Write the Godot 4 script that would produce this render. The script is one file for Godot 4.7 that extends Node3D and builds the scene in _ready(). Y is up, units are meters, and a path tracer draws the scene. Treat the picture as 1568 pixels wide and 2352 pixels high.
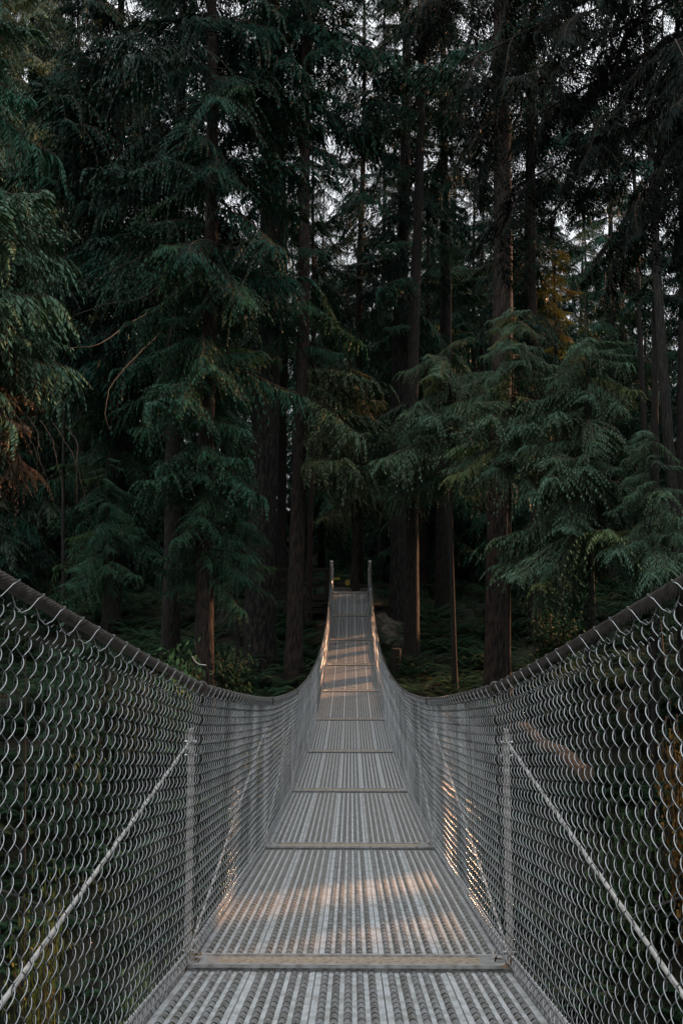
extends Node3D
# A suspension footbridge with chain link sides crossing a wooded gorge.
# Units are metres, the camera's eye is the origin, the bridge runs along -z.

const PITCH := 0.1046          # camera tilt upwards
const YAW := 0.011
const FOCAL := 2000.0          # focal length in units of a 1568 x 2352 picture
const NODE0 := 3.526           # distance of the first crossbeam
const BAY := 3.048             # ten foot planks
const HALF := 0.61             # half the deck's width
const BX := -0.012             # the bridge's axis

var rng := RandomNumberGenerator.new()
var M := {}
var sun_dir := Vector3.ZERO    # towards the sun
var gaps := []                 # openings in the canopy: [point, radius]
var used := {}
var hill := FastNoiseLite.new()
var boughs := []
var sprays := []
var leafy := []
var fern_meshes := []


# ------------------------------------------------------------------ mesh helpers
class MB:
	var v := PackedVector3Array()
	var n := PackedVector3Array()
	var c := PackedColorArray()
	var u := PackedVector2Array()
	var colored := false

	func tri(a: Vector3, b: Vector3, d: Vector3, na: Vector3, nb: Vector3, nd: Vector3, col := Color.WHITE, ua := Vector2.ZERO, ub := Vector2.ZERO, ud := Vector2.ZERO) -> void:
		if (d - a).cross(b - a).dot(na + nb + nd) < 0.0:
			v.append(a); v.append(d); v.append(b)
			n.append(na); n.append(nd); n.append(nb)
			u.append(ua); u.append(ud); u.append(ub)
		else:
			v.append(a); v.append(b); v.append(d)
			n.append(na); n.append(nb); n.append(nd)
			u.append(ua); u.append(ub); u.append(ud)
		if colored:
			c.append(col); c.append(col); c.append(col)

	func quad(a: Vector3, b: Vector3, d: Vector3, e: Vector3, nn: Vector3, col := Color.WHITE) -> void:
		tri(a, b, d, nn, nn, nn, col)
		tri(a, d, e, nn, nn, nn, col)

	func box(lo: Vector3, hi: Vector3, t := Transform3D.IDENTITY) -> void:
		var p := []
		for k in 8:
			p.append(t * Vector3(hi.x if k & 1 else lo.x, hi.y if k & 2 else lo.y, hi.z if k & 4 else lo.z))
		var bs := t.basis
		quad(p[0], p[1], p[3], p[2], (bs * Vector3(0, 0, -1)).normalized())
		quad(p[4], p[5], p[7], p[6], (bs * Vector3(0, 0, 1)).normalized())
		quad(p[0], p[2], p[6], p[4], (bs * Vector3(-1, 0, 0)).normalized())
		quad(p[1], p[3], p[7], p[5], (bs * Vector3(1, 0, 0)).normalized())
		quad(p[0], p[1], p[5], p[4], (bs * Vector3(0, -1, 0)).normalized())
		quad(p[2], p[3], p[7], p[6], (bs * Vector3(0, 1, 0)).normalized())

	# a box with its long edges cut: what catches light
	func bevel_box(lo: Vector3, hi: Vector3, e: float, t := Transform3D.IDENTITY) -> void:
		var prof := PackedVector2Array([Vector2(lo.x + e, lo.y), Vector2(hi.x - e, lo.y), Vector2(hi.x, lo.y + e), Vector2(hi.x, hi.y - e), Vector2(hi.x - e, hi.y), Vector2(lo.x + e, hi.y), Vector2(lo.x, hi.y - e), Vector2(lo.x, lo.y + e)])
		var mid := Vector2((lo.x + hi.x) / 2, (lo.y + hi.y) / 2)
		for k in 8:
			var p := prof[k]
			var q := prof[(k + 1) % 8]
			var d := (q - p).normalized()
			var nn := (t.basis * Vector3(d.y, -d.x, 0)).normalized()
			quad(t * Vector3(p.x, p.y, lo.z), t * Vector3(q.x, q.y, lo.z), t * Vector3(q.x, q.y, hi.z), t * Vector3(p.x, p.y, hi.z), nn)
			for s in [lo.z, hi.z]:
				var en := (t.basis * Vector3(0, 0, -1 if s == lo.z else 1)).normalized()
				tri(t * Vector3(mid.x, mid.y, s), t * Vector3(p.x, p.y, s), t * Vector3(q.x, q.y, s), en, en, en)

	func tube(pts: PackedVector3Array, radii, sides: int, cap := true, vs := 1.0) -> void:
		var rings := []
		var nors := []
		var side := Vector3.RIGHT
		var run := 0.0
		var runs := []
		for i in pts.size():
			var d := (pts[mini(i + 1, pts.size() - 1)] - pts[maxi(i - 1, 0)]).normalized()
			if i == 0:
				side = d.cross(Vector3.UP if absf(d.y) < 0.9 else Vector3.RIGHT).normalized()
			else:
				run += pts[i].distance_to(pts[i - 1])
				side = (side - d * side.dot(d)).normalized()
			runs.append(run * vs)
			var up := d.cross(side)
			var r: float = radii if radii is float else radii[i]
			var ring := PackedVector3Array()
			var nr := PackedVector3Array()
			for k in sides + 1:
				var a := TAU * k / sides
				var o := side * cos(a) + up * sin(a)
				ring.append(pts[i] + o * r)
				nr.append(o)
			rings.append(ring)
			nors.append(nr)
		for i in pts.size() - 1:
			for k in sides:
				var u0 := float(k) / sides
				var u1 := float(k + 1) / sides
				tri(rings[i][k], rings[i][k + 1], rings[i + 1][k], nors[i][k], nors[i][k + 1], nors[i + 1][k], Color.WHITE, Vector2(u0, runs[i]), Vector2(u1, runs[i]), Vector2(u0, runs[i + 1]))
				tri(rings[i][k + 1], rings[i + 1][k + 1], rings[i + 1][k], nors[i][k + 1], nors[i + 1][k + 1], nors[i + 1][k], Color.WHITE, Vector2(u1, runs[i]), Vector2(u1, runs[i + 1]), Vector2(u0, runs[i + 1]))
		if cap:
			for e in [0, pts.size() - 1]:
				var d := (pts[0] - pts[1]).normalized() if e == 0 else (pts[e] - pts[e - 1]).normalized()
				for k in sides:
					tri(pts[e], rings[e][k], rings[e][k + 1], d, d, d)

	func into(m: ArrayMesh, mat: Material) -> void:
		if v.is_empty():
			return
		var a := []
		a.resize(Mesh.ARRAY_MAX)
		a[Mesh.ARRAY_VERTEX] = v
		a[Mesh.ARRAY_NORMAL] = n
		a[Mesh.ARRAY_TEX_UV] = u
		if colored:
			a[Mesh.ARRAY_COLOR] = c
		m.add_surface_from_arrays(Mesh.PRIMITIVE_TRIANGLES, a)
		m.surface_set_material(m.get_surface_count() - 1, mat)

	func mesh(mat: Material) -> ArrayMesh:
		var m := ArrayMesh.new()
		into(m, mat)
		return m


func numbered(called: String) -> String:
	var k: int = used.get(called, 0)
	used[called] = k + 1
	return called if k == 0 else "%s_%03d" % [called, k]


func part(called: String, m: Mesh, parent: Node, at := Transform3D.IDENTITY, mat: Material = null) -> MeshInstance3D:
	var o := MeshInstance3D.new()
	o.name = called
	o.mesh = m
	o.transform = at
	if mat:
		o.material_override = mat
	parent.add_child(o, true)
	return o


func tag(o: Node, label: String, category: String, group := "", kind := "") -> Node:
	o.set_meta("label", label)
	if category:
		o.set_meta("category", category)
	if group:
		o.set_meta("group", group)
	if kind:
		o.set_meta("kind", kind)
	return o


func thing(called: String, label: String, category: String, at := Vector3.ZERO, group := "") -> Node3D:
	var o := Node3D.new()
	o.name = numbered(called)
	o.position = at
	add_child(o, true)
	tag(o, label, category, group)
	return o


func scatter(called: String, m: Mesh, places: Array, tints: Array, parent: Node, at := Vector3.ZERO) -> MultiMeshInstance3D:
	var mm := MultiMesh.new()
	mm.transform_format = MultiMesh.TRANSFORM_3D
	mm.use_colors = not tints.is_empty()
	mm.mesh = m
	mm.instance_count = places.size()
	for k in places.size():
		mm.set_instance_transform(k, places[k])
		if not tints.is_empty():
			mm.set_instance_color(k, tints[k])
	var o := MultiMeshInstance3D.new()
	o.name = called
	o.multimesh = mm
	o.position = at
	parent.add_child(o, true)
	return o


func at_pixel(px: float, py: float, depth: float) -> Vector3:   # a point of the photograph at a given distance along the bridge
	var y := depth * tan(PITCH + atan((1176.0 - py) / FOCAL))
	var d := depth * cos(PITCH) + y * sin(PITCH)
	return Vector3((px - 784.0) / FOCAL * d - depth * tan(YAW), y, -depth)


# ------------------------------------------------------------------ materials
func noise_tex(freq: float, oct: int, ramp: Array, w := 512, h := 512, sd := 1, normal := false, kind := FastNoiseLite.TYPE_SIMPLEX_SMOOTH) -> NoiseTexture2D:
	var nz := FastNoiseLite.new()
	nz.seed = sd
	nz.noise_type = kind
	nz.frequency = freq
	nz.fractal_octaves = oct
	var t := NoiseTexture2D.new()
	t.width = w
	t.height = h
	t.seamless = true
	t.noise = nz
	if normal:
		t.as_normal_map = true
		t.bump_strength = 6.0
	if ramp:
		var g := Gradient.new()
		g.offsets = PackedFloat32Array(ramp[0])
		var cols := PackedColorArray()
		for x in ramp[1]:
			cols.append((x as Color).linear_to_srgb())
		g.colors = cols
		t.color_ramp = g
	return t


func metal(lo: Color, hi: Color, metallic: float, rough: float, scale: float, sd: int) -> StandardMaterial3D:
	var m := StandardMaterial3D.new()
	m.albedo_texture = noise_tex(0.012, 5, [[0.25, 0.5, 0.75], [lo, lo.lerp(hi, 0.6), hi]], 512, 512, sd)
	m.uv1_triplanar = true
	m.uv1_scale = Vector3.ONE * scale
	m.metallic = metallic
	m.roughness = rough
	return m


func plain(c: Color, rough: float, metallic := 0.0) -> StandardMaterial3D:
	var m := StandardMaterial3D.new()
	m.albedo_color = c.linear_to_srgb()
	m.roughness = rough
	m.metallic = metallic
	return m


func bark(lo: Color, hi: Color, sd: int) -> StandardMaterial3D:
	var m := StandardMaterial3D.new()
	m.albedo_texture = noise_tex(0.014, 4, [[0.3, 0.5, 0.72], [lo, lo.lerp(hi, 0.45), hi]], 512, 512, sd)
	m.uv1_scale = Vector3(3.0, 0.35, 1)
	m.heightmap_enabled = false
	m.normal_enabled = true
	m.normal_texture = noise_tex(0.02, 4, [], 512, 512, sd + 7, true)
	m.normal_scale = 1.0
	m.roughness = 0.95
	return m


func leaf(c: Color, back: Color, rough := 0.55) -> StandardMaterial3D:
	var m := StandardMaterial3D.new()
	m.albedo_color = c.linear_to_srgb()
	m.vertex_color_use_as_albedo = true
	m.roughness = rough
	m.metallic_specular = 0.2
	m.backlight_enabled = true
	m.backlight = back
	m.cull_mode = BaseMaterial3D.CULL_DISABLED
	return m


func make_materials() -> void:
	M.grate = []
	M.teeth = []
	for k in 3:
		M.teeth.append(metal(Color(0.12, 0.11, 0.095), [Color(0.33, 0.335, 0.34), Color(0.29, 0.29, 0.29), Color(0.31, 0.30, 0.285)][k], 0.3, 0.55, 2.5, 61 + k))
	for k in 3:
		M.grate.append(metal([Color(0.34, 0.335, 0.32), Color(0.37, 0.37, 0.36), Color(0.32, 0.315, 0.305)][k], [Color(0.51, 0.53, 0.545), Color(0.55, 0.56, 0.57), Color(0.48, 0.485, 0.49)][k], 0.3, 0.5, 2.0, 11 + k))
	M.steel = metal(Color(0.26, 0.25, 0.235), Color(0.42, 0.41, 0.40), 0.45, 0.55, 3.0, 21)
	M.rail = metal(Color(0.42, 0.41, 0.40), Color(0.62, 0.61, 0.60), 0.4, 0.55, 3.0, 22)
	M.tray = metal(Color(0.20, 0.155, 0.11), Color(0.33, 0.27, 0.205), 0.1, 0.75, 6.0, 23)
	M.wire = metal(Color(0.16, 0.165, 0.165), Color(0.36, 0.37, 0.375), 1.0, 0.2, 1.3, 51)
	M.wire.uv1_world_triplanar = true
	M.lacing = plain(Color(0.48, 0.49, 0.50), 0.3, 0.9)
	M.cable = metal(Color(0.035, 0.030, 0.026), Color(0.10, 0.085, 0.072), 0.3, 0.55, 4.0, 24)
	M.rope = metal(Color(0.32, 0.30, 0.275), Color(0.54, 0.52, 0.49), 0.2, 0.6, 6.0, 25)
	M.post = metal(Color(0.40, 0.37, 0.33), Color(0.60, 0.56, 0.51), 0.4, 0.6, 4.0, 26)
	M.bolt = plain(Color(0.7, 0.7, 0.72), 0.3, 0.9)
	M.bark = bark(Color(0.007, 0.006, 0.005), Color(0.032, 0.026, 0.021), 31)
	M.bark_red = bark(Color(0.009, 0.006, 0.005), Color(0.050, 0.033, 0.024), 32)
	M.bark_grey = bark(Color(0.009, 0.008, 0.007), Color(0.045, 0.040, 0.034), 33)
	M.twig = plain(Color(0.05, 0.035, 0.025), 0.9)
	M.bare = plain(Color(0.30, 0.17, 0.095), 0.85)
	M.needle = leaf(Color(1, 1, 1), Color(0.20, 0.34, 0.16))
	M.fern = leaf(Color(1, 1, 1), Color(0.25, 0.4, 0.18), 0.65)
	M.timber = bark(Color(0.03, 0.025, 0.02), Color(0.10, 0.085, 0.07), 35)
	M.yellow = plain(Color(0.42, 0.33, 0.04), 0.6)
	M.pale = plain(Color(0.55, 0.55, 0.52), 0.5)
	var g := StandardMaterial3D.new()
	g.albedo_texture = noise_tex(0.006, 6, [[0.25, 0.45, 0.58, 0.75], [Color(0.012, 0.011, 0.008), Color(0.030, 0.026, 0.017), Color(0.028, 0.034, 0.016), Color(0.055, 0.045, 0.03)]], 1024, 1024, 41)
	g.uv1_triplanar = true
	g.uv1_world_triplanar = true
	g.uv1_scale = Vector3.ONE * 0.12
	g.normal_enabled = true
	g.normal_texture = noise_tex(0.03, 5, [], 512, 512, 42, true)
	g.roughness = 1.0
	M.soil = g
	M.dirt = metal(Color(0.07, 0.055, 0.04), Color(0.17, 0.14, 0.11), 0.0, 1.0, 0.6, 43)


# ------------------------------------------------------------------ ground
func lerp_table(t: Array, x: float) -> float:
	if x <= t[0][0]:
		return t[0][1]
	for k in t.size() - 1:
		if x < t[k + 1][0]:
			var f: float = (x - t[k][0]) / (t[k + 1][0] - t[k][0])
			return lerpf(t[k][1], t[k + 1][1], f * f * (3 - 2 * f) * 0.5 + f * 0.5)
	return t[-1][1]


func ground(x: float, z: float) -> float:
	var d := -z
	var bank := lerp_table([[-60, 3.0], [-12, 0.2], [-3.2, -0.25], [-1.5, -1.2], [2.5, -9.0], [6.0, -13.0], [10.5, -13.4], [14.5, -9.0], [19.0, -4.4], [22.0, -2.6], [25.5, -1.9], [31.0, -0.45], [38.0, 0.25], [55, 2.2], [80, 6.0], [140, 14.0]], d + 1.6 * sin(x * 0.11) * smoothstep(4.0, 12.0, absf(x)))
	bank += 0.45 * smoothstep(2.4, 0.8, absf(x - BX)) * smoothstep(27.5, 31.5, d) * smoothstep(60.0, 34.0, d)
	bank += 0.35 * smoothstep(4.0, 14.0, x) * smoothstep(20.0, 30.0, d)
	bank += 0.12 * maxf(0.0, absf(x) - 12.0) * smoothstep(12.0, 26.0, d)
	return bank + hill.get_noise_2d(x * 1.0, z) * 0.5 * smoothstep(0.8, 4.0, absf(x))


func make_ground() -> void:
	var xs := []
	var zs := []
	var x := -110.0
	while x < 110.0:
		xs.append(x)
		x += 0.7 if absf(x) < 14.0 else 3.0
	var z := 30.0
	while z > -140.0:
		zs.append(z)
		z -= 0.7 if z < 2 and z > -42.0 else 3.0
	var b := MB.new()
	var h := []
	for i in xs.size():
		var col := PackedFloat32Array()
		for j in zs.size():
			col.append(ground(xs[i], zs[j]))
		h.append(col)
	var nrm := func(i: int, j: int) -> Vector3:
		var i0 := maxi(i - 1, 0)
		var i1 := mini(i + 1, xs.size() - 1)
		var j0 := maxi(j - 1, 0)
		var j1 := mini(j + 1, zs.size() - 1)
		return Vector3(-(h[i1][j] - h[i0][j]) / (xs[i1] - xs[i0]), 1.0, -(h[i][j1] - h[i][j0]) / (zs[j1] - zs[j0])).normalized()
	for i in xs.size() - 1:
		for j in zs.size() - 1:
			var p := Vector3(xs[i], h[i][j], zs[j])
			var q := Vector3(xs[i + 1], h[i + 1][j], zs[j])
			var r := Vector3(xs[i + 1], h[i + 1][j + 1], zs[j + 1])
			var s := Vector3(xs[i], h[i][j + 1], zs[j + 1])
			var n1: Vector3 = nrm.call(i, j)
			var n2: Vector3 = nrm.call(i + 1, j)
			var n3: Vector3 = nrm.call(i + 1, j + 1)
			var n4: Vector3 = nrm.call(i, j + 1)
			b.tri(p, q, r, n1, n2, n3)
			b.tri(p, r, s, n1, n3, n4)
	var o := part("ground", b.mesh(M.soil), self)
	tag(o, "dark forest floor falling from both banks into the gorge", "ground", "", "structure")
	# the trodden path on the right of the far end
	var pb := MB.new()
	var line := [at_pixel(886, 1432, 31.5), at_pixel(905, 1470, 29.3), at_pixel(930, 1500, 27.3), at_pixel(962, 1530, 25.4), at_pixel(1010, 1552, 23.6)]
	var rows := []
	for k in 33:
		var t := k / 32.0 * (line.size() - 1)
		var i := mini(int(t), line.size() - 2)
		var p: Vector3 = line[i].lerp(line[i + 1], t - i)
		var dr: Vector3 = (line[i + 1] - line[i]).normalized()
		var across := Vector3(-dr.z, 0, dr.x).normalized()
		var row := []
		for e in 5:
			var wdt := 0.42 + 0.12 * sin(k * 1.7 + e)
			var q := p + across * wdt * (e - 2) / 2.0
			q.y = ground(q.x, q.z) + (0.05 if e in [1, 2, 3] else 0.004)
			row.append(q)
		rows.append(row)
	for k in 32:
		for e in 4:
			pb.quad(rows[k][e], rows[k][e + 1], rows[k + 1][e + 1], rows[k + 1][e], Vector3.UP)
	tag(part("path", pb.mesh(M.dirt), self), "trodden brown earth path descending right of the bridge end", "path", "", "structure")


# ------------------------------------------------------------------ the bridge
func node_z(i: float) -> float:
	return NODE0 + BAY * i


func deck_y(d: float) -> float:
	return 0.00777 * d * d - 0.2035 * d - 0.777


func node(i: int) -> Vector3:
	var d := node_z(i)
	return Vector3(BX, deck_y(d), -d)


func cable_at(i: float, side: float) -> Vector3:
	var k := floori(i)
	var f := i - k
	var pts := []
	for q in [k, k + 1]:
		var n := node(q)
		var out: float = 0.585 + 0.095 * smoothstep(5.5, 9.0, float(q)) + (0.01 if q < 0 else 0.0)
		pts.append(n + Vector3(side * out, 1.067 + (0.05 if q < 0 else 0.0), 0))
	return (pts[0] as Vector3).lerp(pts[1], f) - Vector3(0, 0.012 * 4 * f * (1 - f), 0)


func plank_mesh(fine: bool, length: float, k0: int) -> ArrayMesh:
	var b := MB.new()
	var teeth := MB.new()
	var w := 0.2405
	var z1 := -length
	# flat edge strips with a turned-down lip, and the valleys between the ridges
	var ridge := 0.0272
	var pitch := (w - 0.026) / 5.0
	var xs := []
	for k in 5:
		xs.append(0.013 + pitch * (k + 0.5))
	var spans := [[0.0, xs[0] - ridge / 2]]
	for k in 4:
		spans.append([xs[k] + ridge / 2, xs[k + 1] - ridge / 2])
	spans.append([xs[4] + ridge / 2, w])
	for k in spans.size():
		var s = spans[k]
		var e0: float = 0.003 if k == 0 else 0.0
		var e1: float = 0.003 if k == 5 else 0.0
		if fine and k > 0 and k < 5:
			var steps := int(length / 0.06)
			for q in steps:
				var za := z1 * q / steps
				var zb := z1 * (q + 0.7) / steps
				var zc := z1 * (q + 1.0) / steps
				b.quad(Vector3(s[0], 0.0, za), Vector3(s[1], 0.0, za), Vector3(s[1], 0.0022, zb), Vector3(s[0], 0.0022, zb), Vector3(0, 1, 0.05).normalized())
				b.quad(Vector3(s[0], 0.0022, zb), Vector3(s[1], 0.0022, zb), Vector3(s[1], 0.0, zc), Vector3(s[0], 0.0, zc), Vector3(0, 1, -0.12).normalized())
		else:
			b.quad(Vector3(s[0], e0, 0), Vector3(s[1], e1, 0), Vector3(s[1], e1, z1), Vector3(s[0], e0, z1), Vector3.UP)
		b.quad(Vector3(s[0], e0, 0), Vector3(s[1], e1, 0), Vector3(s[1], e1 - 0.004, 0), Vector3(s[0], e0 - 0.004, 0), Vector3.BACK)
	for s in [[0.0, -1.0], [w, 1.0]]:
		b.quad(Vector3(s[0], 0.003, 0), Vector3(s[0], 0.003, z1), Vector3(s[0], -0.04, z1), Vector3(s[0], -0.04, 0), Vector3(s[1], 0, 0))
	# ridges: arched, toothed bars with slots between them
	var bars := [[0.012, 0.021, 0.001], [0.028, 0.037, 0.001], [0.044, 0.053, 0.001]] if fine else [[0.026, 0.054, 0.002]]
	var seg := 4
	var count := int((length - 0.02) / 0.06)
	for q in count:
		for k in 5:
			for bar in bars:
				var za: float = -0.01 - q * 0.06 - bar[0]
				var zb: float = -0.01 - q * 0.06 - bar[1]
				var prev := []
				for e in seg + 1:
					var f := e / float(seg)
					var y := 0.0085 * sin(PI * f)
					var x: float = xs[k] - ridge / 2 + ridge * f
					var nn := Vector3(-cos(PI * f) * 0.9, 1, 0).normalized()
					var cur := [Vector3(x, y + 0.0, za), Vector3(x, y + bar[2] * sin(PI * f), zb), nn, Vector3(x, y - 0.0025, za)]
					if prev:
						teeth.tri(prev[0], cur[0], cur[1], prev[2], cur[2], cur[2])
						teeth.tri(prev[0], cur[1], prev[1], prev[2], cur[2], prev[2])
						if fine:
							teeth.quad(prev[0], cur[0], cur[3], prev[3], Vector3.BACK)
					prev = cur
	var m := ArrayMesh.new()
	b.into(m, M.grate[k0])
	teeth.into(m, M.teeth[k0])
	return m


func chain_wire(hand: float, periods: int, pv: float, ph: float, steps: int, sides: int, rad: float) -> ArrayMesh:
	var pts := PackedVector3Array()
	var total := periods * steps
	for k in total + 1:
		var ph_i := TAU * k / float(steps)
		var x := asin(0.955 * cos(ph_i)) / asin(0.955)
		pts.append(Vector3(x * (ph * 0.5 + 0.0016), pv * k / float(steps), hand * 0.0076 * sin(ph_i)))
	# the knuckle at the top end
	var e := pts[-1]
	pts.append(e + Vector3(-0.006, 0.006, -hand * 0.004))
	pts.append(e + Vector3(-0.014, 0.010, 0))
	pts.append(e + Vector3(-0.020, 0.002, hand * 0.004))
	var b := MB.new()
	b.tube(pts, rad, sides, true)
	return b.mesh(M.wire)


func twisted(pts: PackedVector3Array, rad: float, lobes: int, per: int, twist: float, mat: Material) -> ArrayMesh:
	var b := MB.new()
	var sides := lobes * per
	var prev_r := PackedVector3Array()
	var prev_n := PackedVector3Array()
	var run := 0.0
	var ref := Vector3.UP
	for i in pts.size():
		var d := (pts[mini(i + 1, pts.size() - 1)] - pts[maxi(i - 1, 0)]).normalized()
		if i > 0:
			run += pts[i].distance_to(pts[i - 1])
		if absf(d.y) > 0.95:
			ref = Vector3.RIGHT
		var side := d.cross(ref).normalized()
		var up := side.cross(d)
		var ring := PackedVector3Array()
		var nr := PackedVector3Array()
		for k in sides + 1:
			var a := TAU * k / sides
			var g := absf(sin((a * lobes) * 0.5))
			var r := rad * (0.85 + 0.15 * g)
			var tilt := cos(a * lobes * 0.5) * (1.0 if sin(a * lobes * 0.5) > 0 else -1.0)
			var ar := a + run * twist
			var o := side * cos(ar) + up * sin(ar)
			var tn := -side * sin(ar) + up * cos(ar)
			ring.append(pts[i] + o * r)
			nr.append((o - tn * tilt * 1.0).normalized())
		if i > 0:
			for k in sides:
				b.tri(prev_r[k], prev_r[k + 1], ring[k], prev_n[k], prev_n[k + 1], nr[k])
				b.tri(prev_r[k + 1], ring[k + 1], ring[k], prev_n[k + 1], nr[k + 1], nr[k])
		prev_r = ring
		prev_n = nr
	return b.mesh(mat)


func crossbeam_mesh() -> ArrayMesh:
	var m := ArrayMesh.new()
	var b := MB.new()
	var tray := MB.new()
	var hx := 0.632
	var hz := 0.088
	var top := 0.030
	var r := 0.017                  # rim
	var ix := 0.545
	var s := 0.030                  # slope of the tray's ends
	b.bevel_box(Vector3(-hx, -0.075, -hz + 0.016), Vector3(hx, top - 0.0095, hz - 0.016), 0.002)
	# rim strips and end plates proud of the tray
	for q in [[-hz, -hz + r], [hz - r, hz]]:
		b.bevel_box(Vector3(-hx, top - 0.012, q[0]), Vector3(hx, top, q[1]), 0.003)
	for sd in [-1.0, 1.0]:
		var x0: float = sd * hx
		var x1: float = sd * ix
		var p := [Vector3(x0, top - 0.001, -hz + r), Vector3(x0, top - 0.001, hz - r), Vector3(x1 - sd * s * 0.3, top - 0.001, hz - r), Vector3(x1 + sd * s * 0.4, top - 0.001, -hz + r)]
		b.quad(p[0], p[1], p[2], p[3], Vector3.UP)
		b.quad(p[2], p[3], Vector3(x1 - sd * s, top - 0.0085, -hz + r), Vector3(x1 - sd * s * 1.6, top - 0.0085, hz - r), Vector3(-sd, 1, 0).normalized())
	b.bevel_box(Vector3(-hx, top - 0.0125, -hz + 0.004), Vector3(hx, top - 0.009, hz - 0.004), 0.0005)
	tray.quad(Vector3(-ix, top - 0.0085, -hz + r), Vector3(ix, top - 0.0085, -hz + r), Vector3(ix, top - 0.0085, hz - r), Vector3(-ix, top - 0.0085, hz - r), Vector3.UP)
	b.into(m, M.steel)
	tray.into(m, M.tray)
	return m


func make_bridge() -> void:
	var bridge := thing("suspension_bridge", "long steel suspension footbridge with metal grating deck and chain link sides", "bridge")
	var fine := []
	var coarse := []
	for k in 3:
		fine.append(plank_mesh(true, BAY, k))
		coarse.append(plank_mesh(false, BAY, k))
	var beam := crossbeam_mesh()
	var wires := {}
	var bm := MB.new()
	bm.tube(PackedVector3Array([Vector3(-0.0045, 0, 0), Vector3(0.0045, 0, 0)]), 0.009, 6)
	var bolt := bm.mesh(M.post)
	bm = MB.new()
	bm.tube(PackedVector3Array([Vector3(-0.025, 0, 0), Vector3(0.025, 0, 0)]), 0.0045, 6)
	bm.tube(PackedVector3Array([Vector3(-0.016, 0, 0), Vector3(-0.012, 0, 0)]), 0.0095, 6)
	var stud := bm.mesh(M.bolt)
	var PV := 0.078
	var PH := 0.029
	for hand in [-1.0, 1.0]:
		wires[hand] = [chain_wire(hand, 13, PV, PH, 12, 5, 0.00145), chain_wire(hand, 13, PV, PH, 8, 4, 0.0014), chain_wire(hand, 13, PV, PH, 4, 3, 0.0014)]
	var sag := FastNoiseLite.new()
	sag.seed = 5
	sag.frequency = 0.35
	for i in range(-2, 9):
		var a := node(i)
		var c := node(i + 1)
		var run := c - a
		var slope := run.y / BAY
		var ang := atan(slope)
		var stretch := run.length() / BAY
		# five planks
		for k in 5:
			var t := Transform3D(Basis(Vector3.RIGHT, ang) * Basis.from_scale(Vector3(1, 1, stretch)), a + Vector3(-HALF + 0.244 * k + 0.0017 + rng.randf_range(-0.0005, 0.0005), rng.randf_range(-0.0015, 0.0015), 0))
			part("deck_plank", (fine if i < 4 else coarse)[rng.randi() % 3], bridge, t)
		for s in [-1.0, 1.0]:
			# the upright angle along the deck's edge
			var rb := MB.new()
			var len := run.length() - 0.22
			rb.bevel_box(Vector3(-0.003, -0.03, -0.11 - len), Vector3(0.003, 0.066, -0.11), 0.001)
			rb.box(Vector3(-0.003 if s > 0 else -0.0, -0.034, -0.11 - len), Vector3(0.0 if s > 0 else 0.003, -0.03, -0.11))
			var rail := part("side_rail", rb.mesh(M.rail), bridge, Transform3D(Basis(Vector3.RIGHT, ang), a + Vector3(s * (HALF + 0.008), 0, 0)))
			if i < 3:
				for q in 5:
					part("bolt", bolt, rail, Transform3D(Basis.IDENTITY, Vector3(-s * 0.0075, 0.022, -0.2 - q * (len - 0.2) / 4.0)))
			# chain link, each wire hung on its own
			var lod := 0 if i < 1 else (1 if i < 4 else 2)
			var n := int(BAY / PH)
			var places := []
			for q in n:
				var d := (q + 0.5) / n
				var dd := d + 0.0035 * sag.get_noise_2d(d * 14.0, i * 9.0 + s * 3.0)
				var foot := a.lerp(c, dd) + Vector3(s * 0.603, -0.008, 0)
				var head := cable_at(i + dd, s)
				var wob := 0.016 * sag.get_noise_2d(d * 7.0 + 50.0, i * 5.0 + s) * 4.0 * d * (1 - d)
				var high := head.y - 0.036 - foot.y
				var shift := (q % 2) * PV * 0.5
				var yb := Vector3((head.x - foot.x) / high + wob * 0.2, (high - PV * 0.5) / (13.0 * PV), 0.01 * sag.get_noise_2d(d * 22.0, i * 3.0 + 70.0 + s))
				var sx := 1.0 + 0.12 * sag.get_noise_2d(d * 30.0, 20.0 + i)
				places.append(Transform3D(Basis(Vector3(0, slope, -1) * sx, yb, Vector3(1, 0, 0)), foot + Vector3(wob, shift, 0)))
			var net := scatter("chain_link_mesh", wires[s][lod], places, [], bridge)
			net.set_meta("kind", "stuff")
			# the lacing wire round the cable
			var lp := PackedVector3Array()
			var loops := 24
			for q in loops * 10:
				var u := q / float(loops * 10)
				var ph := TAU * fposmod(q / 10.0, 1.0)
				var cen := cable_at(i + u - 0.022 * cos(ph) / BAY, s)
				var o := Vector3(-s * sin(ph) * 0.0165, -cos(ph) * 0.0165, 0)
				if cos(ph) > 0.55:
					o.y = -0.0165 - (cos(ph) - 0.55) * 0.05
					o.x *= 0.8
				lp.append(cen + o + Vector3(0, 0, 0.006 * sag.get_noise_2d(q * 0.7, i)))
			var lb := MB.new()
			lb.tube(lp, 0.0013, 4, false)
			part("lacing_wire", lb.mesh(M.lacing), bridge)
			# ropes crossing each bay
			if i < 8:
				var hi := c + Vector3(s * 0.622, 0.86, 0)
				var lo := a + Vector3(s * 0.625, 0.03, 0)
				var rp := MB.new()
				rp.tube(_line(hi, lo, 12), 0.0055, 7)
				part("brace_rope", rp.mesh(M.rope), bridge)
				var hi2 := a + Vector3(s * 0.630, 0.88, 0)
				var lo2 := c + Vector3(s * 0.632, 0.03, 0)
				var tb := MB.new()
				tb.tube(_line(hi2, lo2, 4), 0.0026, 5)
				part("brace_wire", tb.mesh(M.cable), bridge)
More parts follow.
